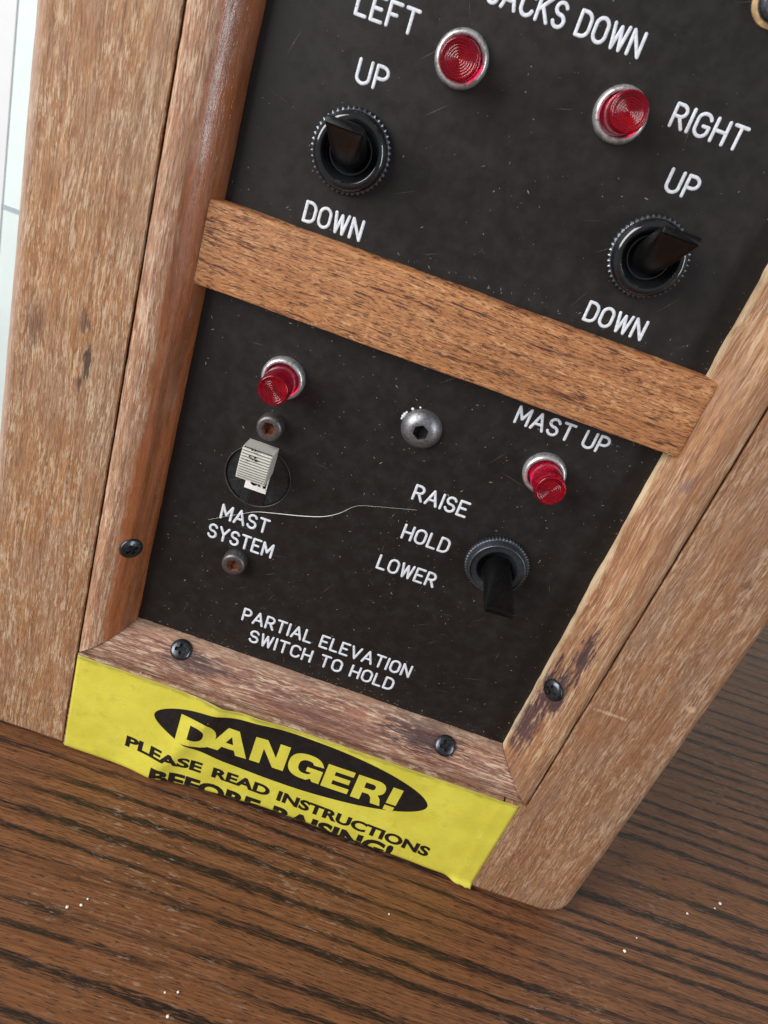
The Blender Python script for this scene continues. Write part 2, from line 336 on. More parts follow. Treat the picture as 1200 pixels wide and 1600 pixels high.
# ------------------------------------------------------------------ setting: table and the bright wall beyond
def setting():
    g = G(); r = 5; x0, x1, y0, y1 = -95, 900, -700, 620
    rings = []
    for ins, z in ((0, -28), (0, -4), (0.6, -1.8), (1.8, -0.6), (4, 0)):
        rings.append([(x0+ins, y0+ins, TABLE_Z+z), (x1-ins, y0+ins, TABLE_Z+z), (x1-ins, y1-ins, TABLE_Z+z), (x0+ins, y1-ins, TABLE_Z+z)])
    g.loft(rings)
    t = g.build('table', 'table', None); t['kind'] = 'structure'; t['label'] = 'dark stained oak table top with black grain'
    g = G(); g.box(-900, 1400, 700, 712, -760, 900); o = g.build('wall', 'wall'); o['kind'] = 'structure'
    fr = root('window_trim', 'white painted trim strip on the pale wall beyond the box', 'trim')
    fr.location = P3(-460, 700, -300)
    def pt(name, mat, bx):
        g = G(); g.box(*bx); o = g.build(name, mat, None, autos=30); o.parent = fr; o.matrix_parent_inverse = Matrix.Translation(fr.location).inverted(); return o
    pt('casing', 'trim', (-560, -465, 697, 699.7, -760, 900))
    pt('sill_strip', 'sill', (-464.6, -380, 698, 699.7, -72, -67))
setting()

# ------------------------------------------------------------------ control box
TOP = 300.0; MW = 16.2; BF = -11.5
box = root('control_box', 'weathered wooden control box with black switch panel and yellow danger sticker', 'control box')
GAP = 0.6
XL, XR = -55.5, 205.5; BOT = -70.6
BL = -67.8
plank([(XL, BL+6), (XL+1.8, BL+1.8), (XL+6, BL), (-MW-GAP, BL), (-MW-GAP, TOP+60), (XL, TOP+60)], [3.5, 3.5, 3.2, 0.35, 3, 4.2], BF, 40, 4.0, 'side_board', 'board_l', box, 1)
SX = 158.0
plank([(SX, BOT), (XR-9, BOT), (XR-4.5, BOT+1.2), (XR-1.2, BOT+4.5), (XR, BOT+9), (XR, TOP+60), (150+MW+GAP, TOP+60), (150+MW+GAP, -MW-0.6), (SX, -MW-0.6)], [3.0, 3.6, 4.0, 4.0, 4.6, 3, 0.35, 0.35, 0.3], BF, 40, 4.0, 'side_board', 'board_r', box, 2)
FOLD = [(-40, -68.2), (-16, -68.2), (10, -68.3), (25, -68.4), (42, -66.9), (56, -65.8), (70, -64.9), (87, -65.3), (105, -66.4), (126, -67.0), (149, -68.0), (164, -69.2), (190, -69.2)]
def foldz(x):
    for (a, za), (b_, zb) in zip(FOLD, FOLD[1:]):
        if a <= x <= b_:
            u = (x-a)/(b_-a); return za+(zb-za)*(u*u*(3-2*u))
bb = [(-MW-0.35+(SX-0.5+MW+0.35)*k/36,) for k in range(37)]; bb = [(q[0], foldz(q[0])-1.1) for q in bb]
plank(bb+[(SX-0.5, -MW-0.5), (-MW-0.35, -MW-0.5)], [3]*36+[0.3, 0.4, 0.3], BF, 40, 3.2, 'bottom_board', 'board_b', box, 3, wob=0.05)
plank([(-MW-0.35, TOP+MW+0.5), (150+MW+0.35, TOP+MW+0.5), (150+MW+0.35, TOP+60), (-MW-0.35, TOP+60)], [0.3, 0.3, 3, 0.3], BF, 40, 3.2, 'top_board', 'board_b', box, 4)
g = G(); g.box(XL+6, XR-6, 40.2, 46, BOT+4, TOP+56); g.build('back_board', 'case', box)

PROF = [(0.0, 2.0), (0.0, 10.9), (0.5, 11.5), (2.0, 11.95), (4.0, 12.1), (6.0, 11.9), (8.0, 11.2), (10.0, 10.0), (12.0, 8.3), (13.6, 6.5), (14.9, 4.6), (15.7, 3.0), (16.15, 1.7), (16.2, 0.15)]
def prof_h(s):
    for (a, ha), (b, hb) in zip(PROF[1:], PROF[2:]):
        if a <= s <= b: return ha+(hb-ha)*(s-a)/(b-a) if b > a else ha
def prof_slope(s): return (prof_h(min(16.1, s+0.6))-prof_h(s-0.6))/1.2 if s < 15.5 else -2
def moulding(side, mat, hs=1.0, seed=0.0, amp=0.16):
    g = G(); n = 90; rings = []
    prof = [(s, h*hs) for s, h in PROF]
    prof = [(0.0, 2.0)] + prof[1:]
    for i in range(n+1):
        t = i/n; ring = []
        for j, (s, h) in enumerate(prof+[(12.0, 0.15), (0.0, 0.15)]):
            if side in 'LR': a0, a1 = -MW+s+0.06, TOP+MW-s-0.06
            else: a0, a1 = -MW+s+0.06, 150+MW-s-0.06
            q = a0+(a1-a0)*t
            edge = (s/16.2)
            ds = (nz(q*0.05, seed)*amp*1.5+nz(q*0.35, seed+3)*amp)*edge if j < len(prof) else 0
            if s == 0.0: ds += nz(q*0.25, seed+9)*0.18
            hh = h+nz(q*0.08, s*0.3, seed)*0.18*(1 if 0 < j < len(prof)-2 else 0)
            u = s+ds
            if side == 'L': ring.append((-MW+u, -hh, q))
            elif side == 'R': ring.append((150+MW-u, -hh, q))
            elif side == 'B': ring.append((q, -hh, -MW+u))
            else: ring.append((q, -hh, TOP+MW-u))
        rings.append(ring)
    g.loft(rings)
    return g.build('moulding', mat, box, autos=35)
mo = {'L': moulding('L', 'mould_l', 1.0, 1.1), 'R': moulding('R', 'mould_r', 1.0, 4.4, 0.26), 'B': moulding('B', 'mould_b', 0.93, 7.7), 'T': moulding('T', 'mould_b', 0.95, 9.3)}

# the engraved panel, with the recess for the slide switch cut through it
SW = (30.2, 75.3); SWR = 11.6
def panel():
    g = G(); seg = 64; x0, x1, z0, z1 = -10, 160, -10, TOP+10
    circ = [(SW[0]+SWR*math.cos(2*math.pi*k/seg), SW[1]+SWR*math.sin(2*math.pi*k/seg)) for k in range(seg)]
    def outer(k):
        th = 2*math.pi*k/seg; c, s = math.cos(th), math.sin(th); h = 18
        q = h/max(abs(c), abs(s)); return (SW[0]+c*q, SW[1]+s*q)
    sq = [outer(k) for k in range(seg)]
    v = [(x, 0, z) for x, z in circ]+[(x, 0, z) for x, z in sq]+[(x, 2.4, z) for x, z in circ]
    f = [(k, (k+1) % seg, seg+(k+1) % seg, seg+k) for k in range(seg)]+[(k, 2*seg+k, 2*seg+(k+1) % seg, (k+1) % seg) for k in range(seg)]
    g.add(v, f)
    h = 18; a, b, c, d = SW[0]-h, SW[0]+h, SW[1]-h, SW[1]+h
    for X0, X1, Z0, Z1 in ((x0, x1, z0, c), (x0, x1, d, z1), (x0, a, c, d), (b, x1, c, d)):
        g.add([(X0, 0, Z0), (X1, 0, Z0), (X1, 0, Z1), (X0, 0, Z1)], [(0, 1, 2, 3)])
    g.add([(x0, 2.4, z0), (x1, 2.4, z0), (x1, 2.4, z1), (x0, 2.4, z1)], [(0, 1, 2, 3)])
    g.add([(x0, 0, z0), (x1, 0, z0), (x1, 2.4, z0), (x0, 2.4, z0), (x0, 0, z1), (x1, 0, z1), (x1, 2.4, z1), (x0, 2.4, z1)], [(0, 1, 2, 3), (4, 5, 6, 7)])
    o = g.build('panel', 'panel', box)
    me = o.data                                 # front faces must look at the camera
    for p in me.polygons: pass
    return o
pan = panel()

# crossbar laid over the panel
g = G(); n = 60; rings = []
for i in range(n+1):
    x = -2.3+(154.6)*i/n; wv = nz(x*0.06, 3)*0.35
    zt = 158.0+wv+nz(x*0.3, 8)*0.12; zb = 133.3+nz(x*0.05, 5)*0.25+nz(x*0.3, 6)*0.1; yf = -6.4
    rings.append([(x, -0.05, zb), (x, yf+0.5, zb), (x, yf+0.1, zb+0.25), (x, yf, zb+0.7), (x, yf, zt-0.8), (x, yf+0.12, zt-0.3), (x, yf+0.6, zt), (x, -0.05, zt)])
g.loft(rings); g.build('crossbar', 'rail', box, autos=35)

# ------------------------------------------------------------------ engraved lettering: round-ended single strokes
def arc(cx, cy, rx, ry, a0, a1, n=9): return [(cx+rx*math.cos(math.radians(a0+(a1-a0)*i/n)), cy+ry*math.sin(math.radians(a0+(a1-a0)*i/n))) for i in range(n+1)]
W_ = 0.54
GL = {
 'A': (0.60, [[(0, 0), (0.30, 1), (0.60, 0)], [(0.11, 0.34), (0.49, 0.34)]]),
 'C': (0.52, [arc(0.27, 0.70, 0.26, 0.30, 15, 180)+arc(0.27, 0.30, 0.26, 0.30, 180, 345)]),
 'D': (0.50, [[(0, 0), (0, 1), (0.20, 1)]+arc(0.20, 0.66, 0.30, 0.34, 90, 0, 6)+arc(0.20, 0.34, 0.30, 0.34, 0, -90, 6)+[(0, 0)]]),
 'E': (0.46, [[(0.46, 1), (0, 1), (0, 0), (0.46, 0)], [(0, 0.52), (0.36, 0.52)]]),
 'F': (0.46, [[(0.46, 1), (0, 1), (0, 0)], [(0, 0.50), (0.34, 0.50)]]),
 'G': (0.54, [arc(0.27, 0.70, 0.27, 0.30, 20, 180)+arc(0.27, 0.30, 0.27, 0.30, 180, 350)+[(0.54, 0.46), (0.30, 0.46)]]),
 'H': (0.50, [[(0, 0), (0, 1)], [(0.50, 0), (0.50, 1)], [(0, 0.5), (0.50, 0.5)]]),
 'I': (0.02, [[(0.01, 0), (0.01, 1)]]),
 'J': (0.42, [[(0.42, 1), (0.42, 0.26)]+arc(0.21, 0.24, 0.21, 0.24, 0, -170, 8)]),
 'K': (0.50, [[(0, 0), (0, 1)], [(0.48, 1), (0, 0.40)], [(0.17, 0.58), (0.50, 0)]]),
 'L': (0.42, [[(0, 1), (0, 0), (0.42, 0)]]),
 'M': (0.60, [[(0, 0), (0, 1), (0.30, 0.30), (0.60, 1), (0.60, 0)]]),
 'N': (0.50, [[(0, 0), (0, 1), (0.50, 0), (0.50, 1)]]),
 'O': (0.54, [arc(0.27, 0.68, 0.27, 0.32, 0, 180, 12)+arc(0.27, 0.32, 0.27, 0.32, 180, 360, 12)+[(0.54, 0.68)]]),
 'P': (0.46, [[(0, 0), (0, 1), (0.22, 1)]+arc(0.22, 0.73, 0.24, 0.27, 90, -90, 10)+[(0, 0.46)]]),
 'R': (0.48, [[(0, 0), (0, 1), (0.22, 1)]+arc(0.22, 0.74, 0.24, 0.26, 90, -90, 10)+[(0, 0.48)], [(0.24, 0.48), (0.48, 0)]]),
 'S': (0.48, [arc(0.24, 0.745, 0.23, 0.255, 20, 180, 8)+arc(0.24, 0.745, 0.23, 0.235, 180, 268, 5)+arc(0.24, 0.265, 0.24, 0.25, 86, 0, 5)+arc(0.24, 0.265, 0.24, 0.265, 0, -165, 9)]),
 'T': (0.52, [[(0, 1), (0.52, 1)], [(0.26, 1), (0.26, 0)]]),
 'U': (0.50, [[(0, 1), (0, 0.27)]+arc(0.25, 0.27, 0.25, 0.27, 180, 360, 12)+[(0.50, 1)]]),
 'V': (0.56, [[(0, 1), (0.28, 0), (0.56, 1)]]),
 'W': (0.66, [[(0, 1), (0.15, 0), (0.33, 0.92), (0.51, 0), (0.66, 1)]]),
 'Y': (0.54, [[(0, 1), (0.27, 0.48), (0.54, 1)], [(0.27, 0.48), (0.27, 0)]]),
}
def engrave(text, x0, x1, z0, h=5.3, hw=0.45, label=None):
    # strokes as low rounded ridges of white filler standing a trace above the laminate
    pos = []; x = 0; gap = 0.24
    for ch in text:
        if ch == ' ': x += 0.42; continue
        pos.append((x, ch)); x += GL[ch][0]+gap
    total = x-gap; sx = (x1-x0)/total
    g = G(); k = 0
    for px, ch in pos:
        strokes = []
        for st in GL[ch][1]:
            cur = [st[0]]
            for i in range(1, len(st)):
                cur.append(st[i])
                if i < len(st)-1:
                    a_ = Vector(st[i])-Vector(st[i-1]); b_ = Vector(st[i+1])-Vector(st[i])
                    if a_.normalized().dot(b_.normalized()) < 0.7: strokes.append(cur); cur = [st[i]]
            strokes.append(cur)
        for st in strokes:
            pts = [Vector((x0+(px+a)*sx, z0+b*h+nz(a*3+k, b*3)*0.05)) for a, b in st]
            k += 1; hh = 0.16+0.012*(k % 5)
            n = len(pts); cs = [(-1, 0), (-0.82, 0.62), (-0.45, 0.95), (0, 1.0), (0.45, 0.95), (0.82, 0.62), (1, 0)]
            v = []; f = []
            wj = hw*(1+0.08*nz(k*1.7, x0))
            for i, p in enumerate(pts):
                d1 = (p-pts[i-1]).normalized() if i else (pts[1]-p).normalized()
                d2 = (pts[i+1]-p).normalized() if i < n-1 else d1
                t = (d1+d2); t = t.normalized() if t.length > 0.2 else d1
                nn = Vector((-t.y, t.x)); sc_ = min(1.35, 1/max(0.5, nn.dot(Vector((-d1.y, d1.x)))))
                for a, b in cs: v.append((p.x+nn.x*a*wj*sc_, -b*hh-0.01, p.y+nn.y*a*wj*sc_))
            m_ = len(cs)
            for i in range(n-1):
                for j in range(m_-1): f.append((i*m_+j, i*m_+j+1, (i+1)*m_+j+1, (i+1)*m_+j))
            g.add(v, f)
            ends = [0, n-1]
            for i in range(1, n-1):
                a_, b_ = (pts[i]-pts[i-1]).normalized(), (pts[i+1]-pts[i]).normalized()
                if a_.dot(b_) < 0.75: ends.append(i)
            for e in ends:
                g.lathe((pts[e].x, 0, pts[e].y), [(wj, 0.01), (wj*0.82, 0.62*hh), (wj*0.45, 0.95*hh+0.004), (0.02, hh+0.006)], 12)
    o = g.build('lettering', 'ink', pan, smooth=True)
    o['label'] = label or ('white engraved lettering reading '+text)
    return o
for tx in (('LEFT', 23.1, 39.0, 212.9), ('UP', 27.6, 35.6, 198.4), ('DOWN', 23.4, 40.4, 160.1), ('JACKS DOWN', 54.2, 94.6, 225.4), ('RIGHT', 109.3, 128.6, 214.1),
           ('UP', 115.2, 123.2, 199.8), ('DOWN', 109.8, 127.4, 161.0), ('MAST UP', 103.4, 133.4, 124.6), ('RAISE', 82.2, 100.8, 87.3), ('HOLD', 83.6, 99.9, 71.8),
           ('LOWER', 79.3, 100.2, 57.0), ('MAST', 21.4, 38.4, 55.1), ('SYSTEM', 18.6, 42.2, 46.0), ('PARTIAL ELEVATION', 38.8, 105.3, 15.4), ('SWITCH TO HOLD', 43.6, 101.2, 6.7)):
    engrave(*tx)

# ------------------------------------------------------------------ indicator lamps
def lamp(cx, cz, length=14.0, tilt=(0, 0), label=''):
    ax = Vector((tilt[0], -1, tilt[1])).normalized()
    g = G(); g.lathe((cx, 0, cz), [(7.0, 0.02), (7.0, 1.5), (6.85, 2.2), (6.4, 2.9), (5.9, 3.1), (5.4, 2.9), (5.25, 2.2), (5.25, 0.6)], 56, closed_end=False)
    o = g.build('indicator_lamp', 'chrome', box, smooth=True, ); o['label'] = label
    g = G(); g.lathe((cx, 0, cz), [(5.1, 0.3), (5.0, 0.9), (3.0, 0.8), (1.6, 1.6), (0.05, 2.0)], 40, closed_end=False); g.build('reflector', 'reflector', o, smooth=True)
    prof = [(4.95, 2.1), (5.0, 3.0), (4.95, length-1.2), (4.8, length-0.4), (4.5, length), (4.1, length)]
    for i in range(1, 41):
        r = 4.1*(1-i/40); prof.append((max(0.03, r), length-0.1-(0.14*(0.5-0.5*math.cos(i*2*math.pi/6)) if r < 3.4 else 0)-0.12*(1-(r/4.1)**2)))
    g = G(); base = [(0.03, 2.1)]; g.lathe((cx, 0, cz), base+prof, 56, ax, closed_end=True); g.build('lens', 'lens', o, autos=65)
lamp(52.8, 211.6, 13.0, (0.0, -0.05), 'red indicator lamp under the JACKS DOWN lettering, left one')
lamp(96.3, 212.4, 13.0, (0.02, 0.06), 'red indicator lamp beside the word RIGHT')
lamp(30.0, 112.6, 14.0, (0.0, 0.0), 'red indicator lamp above the white slide switch')
lamp(118.8, 112.0, 14.0, (0.09, 0.02), 'red indicator lamp under the words MAST UP')

# ------------------------------------------------------------------ paddle toggle switches
def toggle(cx, cz, tip, gloss, label):
    g = G()     # bushing: smooth lip, bowl and ball
    lip = [(10.0, 0.6)]+[(8.45+1.95*math.cos(math.radians(a)), 2.3+2.9*math.sin(math.radians(a))) for a in range(0, 181, 12)]+[(6.4, 1.9), (5.9, 2.3), (5.4, 2.2), (5.0, 1.6)]
    if gloss == 'gunmetal': lip = [(10.0, 0.6), (10.3, 2.2), (9.75, 4.3), (9.6, 4.7), (9.3, 4.85), (9.05, 4.7), (8.95, 4.3), (7.9, 4.1), (7.1, 4.15), (6.7, 3.9), (6.55, 2.4), (5.6, 1.9), (5.0, 1.2)]
    g.lathe((cx, 0, cz), lip, 64)
    o = g.build('toggle_switch', gloss, box, autos=60); o['label'] = label
    g = G(); ka = 1.0 if gloss == 'blackplastic' else 0.6; NT = 46 if gloss == 'blackplastic' else 58; seg = NT*4
    def rm(i, k):
        return ka*(0.42 if k % 4 == 0 else (-0.28 if k % 4 == 2 else 0.05)) if i in (1, 2, 3) else 0
    g.lathe((cx, 0, cz), [(10.6, 0.02), (10.85, 0.25), (10.9, 1.1), (10.8, 2.0), (10.45, 2.35), (10.1, 2.4)], seg, rmod=rm, closed_end=False)
    g.build('knurled_nut', 'blackmetal' if gloss == 'blackplastic' else 'gunmetal', o)
    g = G(); g.box(cx-1.5, cx+0.1, -5.32, -4.5, cz-8.3, cz-7.55); g.build('keyway', 'recess', o)  # raised near-black block, its colour standing for a shaded notch
    # lever: round at the ball, flattening into a broad thin-ended paddle
    base = Vector((cx, -2.0, cz)); tipv = Vector(tip); ax = (tipv-base); L = ax.length; ax.normalize()
    xv = Vector((1, 0, 0)); xv = (xv-ax*xv.dot(ax)).normalized(); zv = xv.cross(ax)
    if zv.z < 0: zv = -zv
    g = G(); rings = []; n = 28
    for t, wx, wz, e in ((0.0, 4.6, 4.6, 2.0), (0.22, 4.8, 4.9, 2.0), (0.34, 4.7, 4.9, 2.2), (0.44, 4.6, 4.5, 2.6), (0.55, 4.6, 4.0, 2.9), (0.7, 4.75, 3.0, 3.2), (0.86, 5.0, 1.8, 3.8), (0.96, 5.05, 1.15, 5), (0.992, 4.95, 1.0, 9), (1.0, 4.75, 0.8, 9)):
        c = base+ax*(L*t); ring = []
        for k in range(n):
            th = 2*math.pi*(k+0.5)/n; cc, ss = math.cos(th), math.sin(th)
            ring.append(c+xv*(wx*math.copysign(abs(cc)**(2/e), cc))+zv*(wz*math.copysign(abs(ss)**(2/e), ss)))
        rings.append(ring)
    g.loft(rings); g.build('lever', 'lever', o, autos=42)
toggle(31.7, 181.8, (32.1, -25, 189.0), 'blackplastic', 'black paddle toggle switch between UP and DOWN, left one')
toggle(119.0, 182.8, (118.9, -25, 192.0), 'blackplastic', 'black paddle toggle switch between UP and DOWN, right one')
toggle(117.6, 74.6, (119.8, -24.5, 71.2), 'gunmetal', 'black paddle toggle switch beside RAISE HOLD LOWER')

# ------------------------------------------------------------------ slide switch
def slide():
    cx, cz = SW
    g = G(); g.lathe((cx, 2.3, cz), [(11.5, 0.0), (11.3, 1.3), (10.9, 1.6), (10.8, 1.6)], 64, closed_end=False)
    pl = 0.7                                     # face of the insert, a little below the panel
    g.lathe((cx, 2.3, cz), [(10.8, 1.6), (0.05, 1.6)], 64, closed_end=False)
    o = g.build('slide_switch', 'insert', box, autos=40); o['label'] = 'round black slide switch insert with white ribbed slider and ON plate'
    g = G(); g.lathe((cx, 0, cz), [(11.62, -0.35), (11.62, 0.06), (11.35, 0.07), (11.2, -0.1), (11.2, -0.5)], 72, closed_end=False); g.build('hole_rim', 'greyrim', o, smooth=True)
    g = G(); g.box(26.0, 28.6, 0.35, 0.72, 64.2, 74.0); g.build('slot', 'recess', o)
    g = G(); g.box(28.75, 29.25, 0.40, 0.72, 62.8, 69.6); g.build('seam', 'recess', o)
    g = G(); g.box(29.4, 34.4, 0.30, 0.72, 63.4, 69.4); g.build('lower_pad', 'blackplastic', o)
    g = G(); g.box(26.6, 34.3, 0.15, 0.72, 69.8, 80.0); lp = g.build('label_plate', 'labelwhite', o)
    gg = G()
    for pts in ([(29.6+1.25*math.cos(a*math.pi/8), 74.0+1.9*math.sin(a*math.pi/8)) for a in range(17)], [(31.5, 72.1), (31.5, 75.9), (33.4, 72.1), (33.4, 75.9)]):
        for a, b in zip(pts, pts[1:]):
            a, b = Vector(a), Vector(b); d = (b-a).normalized(); nn = Vector((-d.y, d.x))*0.42
            a -= d*0.2; b += d*0.2
            gg.add([(p.x, y, p.y) for y in (0.02, 0.2) for p in (a-nn, b-nn, b+nn, a+nn)], [(0, 1, 2, 3), (4, 5, 6, 7), (0, 1, 5, 4), (1, 2, 6, 5), (2, 3, 7, 6), (3, 0, 4, 7)])
    q = gg.build('lettering', 'print', lp); 
    # ribbed slider: a block with a hollowed, grooved front
    g = G(); x0, x1 = 24.5, 34.7; zb, zt = 77.6, 89.2; N = 12; prof = []
    for i in range(N):
        u0, u1 = i/N, (i+1)/N
        for u, dd in ((u0+0.04/N, 0.0), (u0+0.55/N, 0.0), (u0+0.66/N, 0.8), (u1-0.07/N, 0.8)):
            bow = 0.9*(1-(2*u-1)**2)
            prof.append((-8.9-bow+dd, zb+(zt-zb)*u))
    prof = [(0.6, zb+0.6), (-8.4, zb)]+prof+[(-8.4, zt), (0.6, zt-1.0)]
    rings = [[(x, y+ (0.25 if x in (x0, x1) else 0), z) for y, z in prof] for x in (x0, x0+0.3, x1-0.3, x1)]
    g.loft(rings); g.build('slider', 'white', o)
    g = G()
    for i in range(N):
        um = (i+0.80)/N; bow = 0.9*(1-(2*um-1)**2); zc = zb+(zt-zb)*um; hz = (zt-zb)/N*0.12
        g.box(x0+0.32, x1-0.32, -8.9-bow+0.30, -8.9-bow+0.75, zc-hz, zc+hz)
    g.build('groove_strips', 'groove_dark', o)  # dark strips set into the grooves so the ribs show
    g = G(); rr = random.Random(5)
    for i in range(15):
        x, z = rr.gauss(28.2, 1.0), rr.gauss(86.6, 1.2); s = rr.uniform(0.10, 0.26)
        g.box(x-s, x+s, -9.95, -9.2, z-s*0.6, z+s*0.6)
    g.build('ink_smudge', 'print', o)
slide()

# ------------------------------------------------------------------ fasteners
def frame(n):
    a = Vector(n).normalized(); u = Vector((1, 0, 0)); u = (u-a*u.dot(a)).normalized(); return a, u, a.cross(u)
def hexsocket(c, axis, r_, h_top, h_bot, rot, parent, mat):
    a, u, v = frame(axis); g = G(); ring = []
    for h, k in ((h_top, 1.0), (h_bot, 0.96)):
        ring.append([Vector(c)+a*h+(u*math.cos(rot+i*math.pi/3)+v*math.sin(rot+i*math.pi/3))*r_*k for i in range(6)])
    g.add([p for r in ring for p in r], [(i, (i+1) % 6, 6+(i+1) % 6, 6+i) for i in range(6)]+[tuple(range(6, 12))])
    return g.build('hex_socket', mat, parent)
def socket_head(c, axis, prof, r_hex, depth, mat, inmat, name, label, rot=0.2):
    # head of revolution with a real hexagonal hole in its top
    a, u, v = frame(axis); seg = 48; g = G()
    g.lathe(c, prof, seg, axis, closed_end=False)
    top = prof[-1][1]; n0 = (len(prof)-1)*seg
    hx = []
    for k in range(seg):
        th = 2*math.pi*k/seg; q = ((th-rot+math.pi/6*0) % (math.pi/3))-math.pi/6
        rr = r_hex*math.cos(math.pi/6)/math.cos(q)
        hx.append(Vector(c)+a*(top-0.02)+(u*math.cos(th)+v*math.sin(th))*rr)
    k0 = len(g.v); g.v += [tuple(p) for p in hx]
    for k in range(seg): g.f.append((n0+k, n0+(k+1) % seg, k0+(k+1) % seg, k0+k))
    o = g.build(name, mat, box, autos=45); o['label'] = label
    g = G(); d = a*depth; m0 = [p for p in hx]; m1 = [p-d for p in hx]
    g.add(m0+m1, [(k, (k+1) % seg, seg+(k+1) % seg, seg+k) for k in range(seg)]+[tuple(range(seg, 2*seg))])
    g.build('hex_socket', inmat, o)
    return o
cap = [(4.25, 0.02), (4.35, 0.4), (4.35, 3.6), (4.2, 4.3), (3.75, 4.75), (3.2, 4.85)]
socket_head((30.4, 0, 95.8), (-0.02, -1, 0.0), cap, 2.5, 2.6, 'greysteel', 'rustin', 'cap_screw', 'rusty hex socket cap screw above the slide switch')
socket_head((30.6, 0, 40.6), (0.03, -1, 0.0), cap, 2.5, 2.2, 'greysteel', 'rustin', 'cap_screw', 'rusty hex socket cap screw under the word SYSTEM', 0.4)
bt = [(6.7, 0.02), (6.6, 0.5), (6.0, 1.6), (5.0, 2.6), (3.9, 3.25), (2.9, 3.5)]
b = socket_head((76.8, 0, 111.9), (0.0, -1, 0.0), bt, 2.6, 2.4, 'boltsteel', 'recess', 'button_head_bolt', 'dark domed hex socket bolt in the middle of the panel', 0.5)
g = G()
for th, s in ((112, 0.35), (132, 0.5), (150, 0.4), (157, 0.55), (164, 0.6), (171, 0.4)):
    x, z = 76.8+7.15*math.cos(math.radians(th)), 111.9+7.15*math.sin(math.radians(th))
    g.lathe((x, 0, z), [(s, 0.0), (s*0.8, 0.2), (0.03, 0.3)], 8)
g.build('paint_chip', 'paintchip', b)

def wood_screw(side, along, s, label, rot=0.3, r=4.1, sink=0.9, mat='darksteel'):
    hs = 0.93 if side == 'B' else 1.0
    h = prof_h(s)*hs; sl = prof_slope(s)*hs
    nrm = Vector((-sl, 1.0)).normalized()        # (inward, outward-from-panel)
    if side == 'L': c = Vector((-MW+s, -h, along)); ax = Vector((nrm.x, -nrm.y, 0))
    elif side == 'R': c = Vector((150+MW-s, -h, along)); ax = Vector((-nrm.x, -nrm.y, 0))
    else: c = Vector((along, -h, -MW+s)); ax = Vector((0, -nrm.y, nrm.x))
    c = c+ax.normalized()*0.45
    g = G(); seg = 40
    prof = [(r*0.9, -sink-0.8), (r, -0.25), (r*0.96, 0.15), (r*0.80, 0.55), (r*0.55, 0.85)]
    g.lathe(c, prof, seg, ax, closed_end=False)
    a, u, v = frame(ax)
    # cross-shaped recess: lid with an outline between the rim ring and the cross
    cr = []
    arm, hw = r*0.58, r*0.17
    for k in range(seg):
        th = 2*math.pi*k/seg; q = (th-rot) % (math.pi/2); q = min(q, math.pi/2-q)   # angle to nearest arm axis
        rr = min(arm/math.cos(q), hw/max(1e-3, math.sin(q)))
        if q > math.atan2(hw, arm): rr = max(hw*1.5, rr)
        cr.append(c+a*0.86+(u*math.cos(th)+v*math.sin(th))*rr)
    k0 = len(g.v); g.v += [tuple(p) for p in cr]; n0 = (len(prof)-1)*seg
    for k in range(seg): g.f.append((n0+k, n0+(k+1) % seg, k0+(k+1) % seg, k0+k))
    o = g.build('screw', mat, mo[side], autos=40); o['label'] = label
    g = G(); g.add([p for p in cr]+[c+a*0.86-a*0.9+(p-c-a*0.86)*0.8 for p in cr], [(k, (k+1) % seg, seg+(k+1) % seg, seg+k) for k in range(seg)]+[tuple(range(seg, 2*seg))])
    g.build('cross_recess', 'recess', o)
    return o
wood_screw('L', 36.2, 11.4, 'black cross head screw in the left moulding', 0.5)
wood_screw('B', 20.5, 13.4, 'black cross head screw at the left of the bottom moulding', 0.2)
wood_screw('B', 128.0, 12.2, 'black cross head screw at the right of the bottom moulding', 0.4)
wood_screw('R', 38.0, 12.2, 'black cross head screw in the right moulding', 0.1)

# ------------------------------------------------------------------ big switch whose corner shows at the top right
def corner_switch():
    x0, x1, z0, z1 = 115.2, 141.0, 240.2, 276.0; r = 5.5
    def rr(ins, y):
        out = []; a, b_, c, d = x0+ins, x1-ins, z0+ins, z1-ins; q = max(0.5, r-ins)
        for cx, cz, t0 in ((b_-q, d-q, 0), (a+q, d-q, 90), (a+q, c+q, 180), (b_-q, c+q, 270)):
            for k in range(9): th = math.radians(t0+k*90/8); out.append((cx+q*math.cos(th), y, cz+q*math.sin(th)))
        return out
    g = G(); g.loft([rr(0.9, -0.02), rr(0.9, -2.0), rr(1.2, -3.0), rr(2.0, -3.6), rr(3.0, -3.4), rr(3.6, -2.6), rr(3.9, -1.2)])
    o = g.build('rocker_switch', 'blackmetal', box, autos=40); o['label'] = 'dark rounded switch bezel at the top right corner'
    g = G(); g.loft([rr(-0.2, -0.02), rr(-0.1, -0.7), rr(0.7, -1.1)]); g.build('gasket', 'gasket', o, autos=40)
    g = G(); g.loft([rr(4.2, -0.6), rr(4.2, -4.0), rr(5.0, -4.6)]); g.build('rocker', 'satinplastic', o, autos=40)
corner_switch()

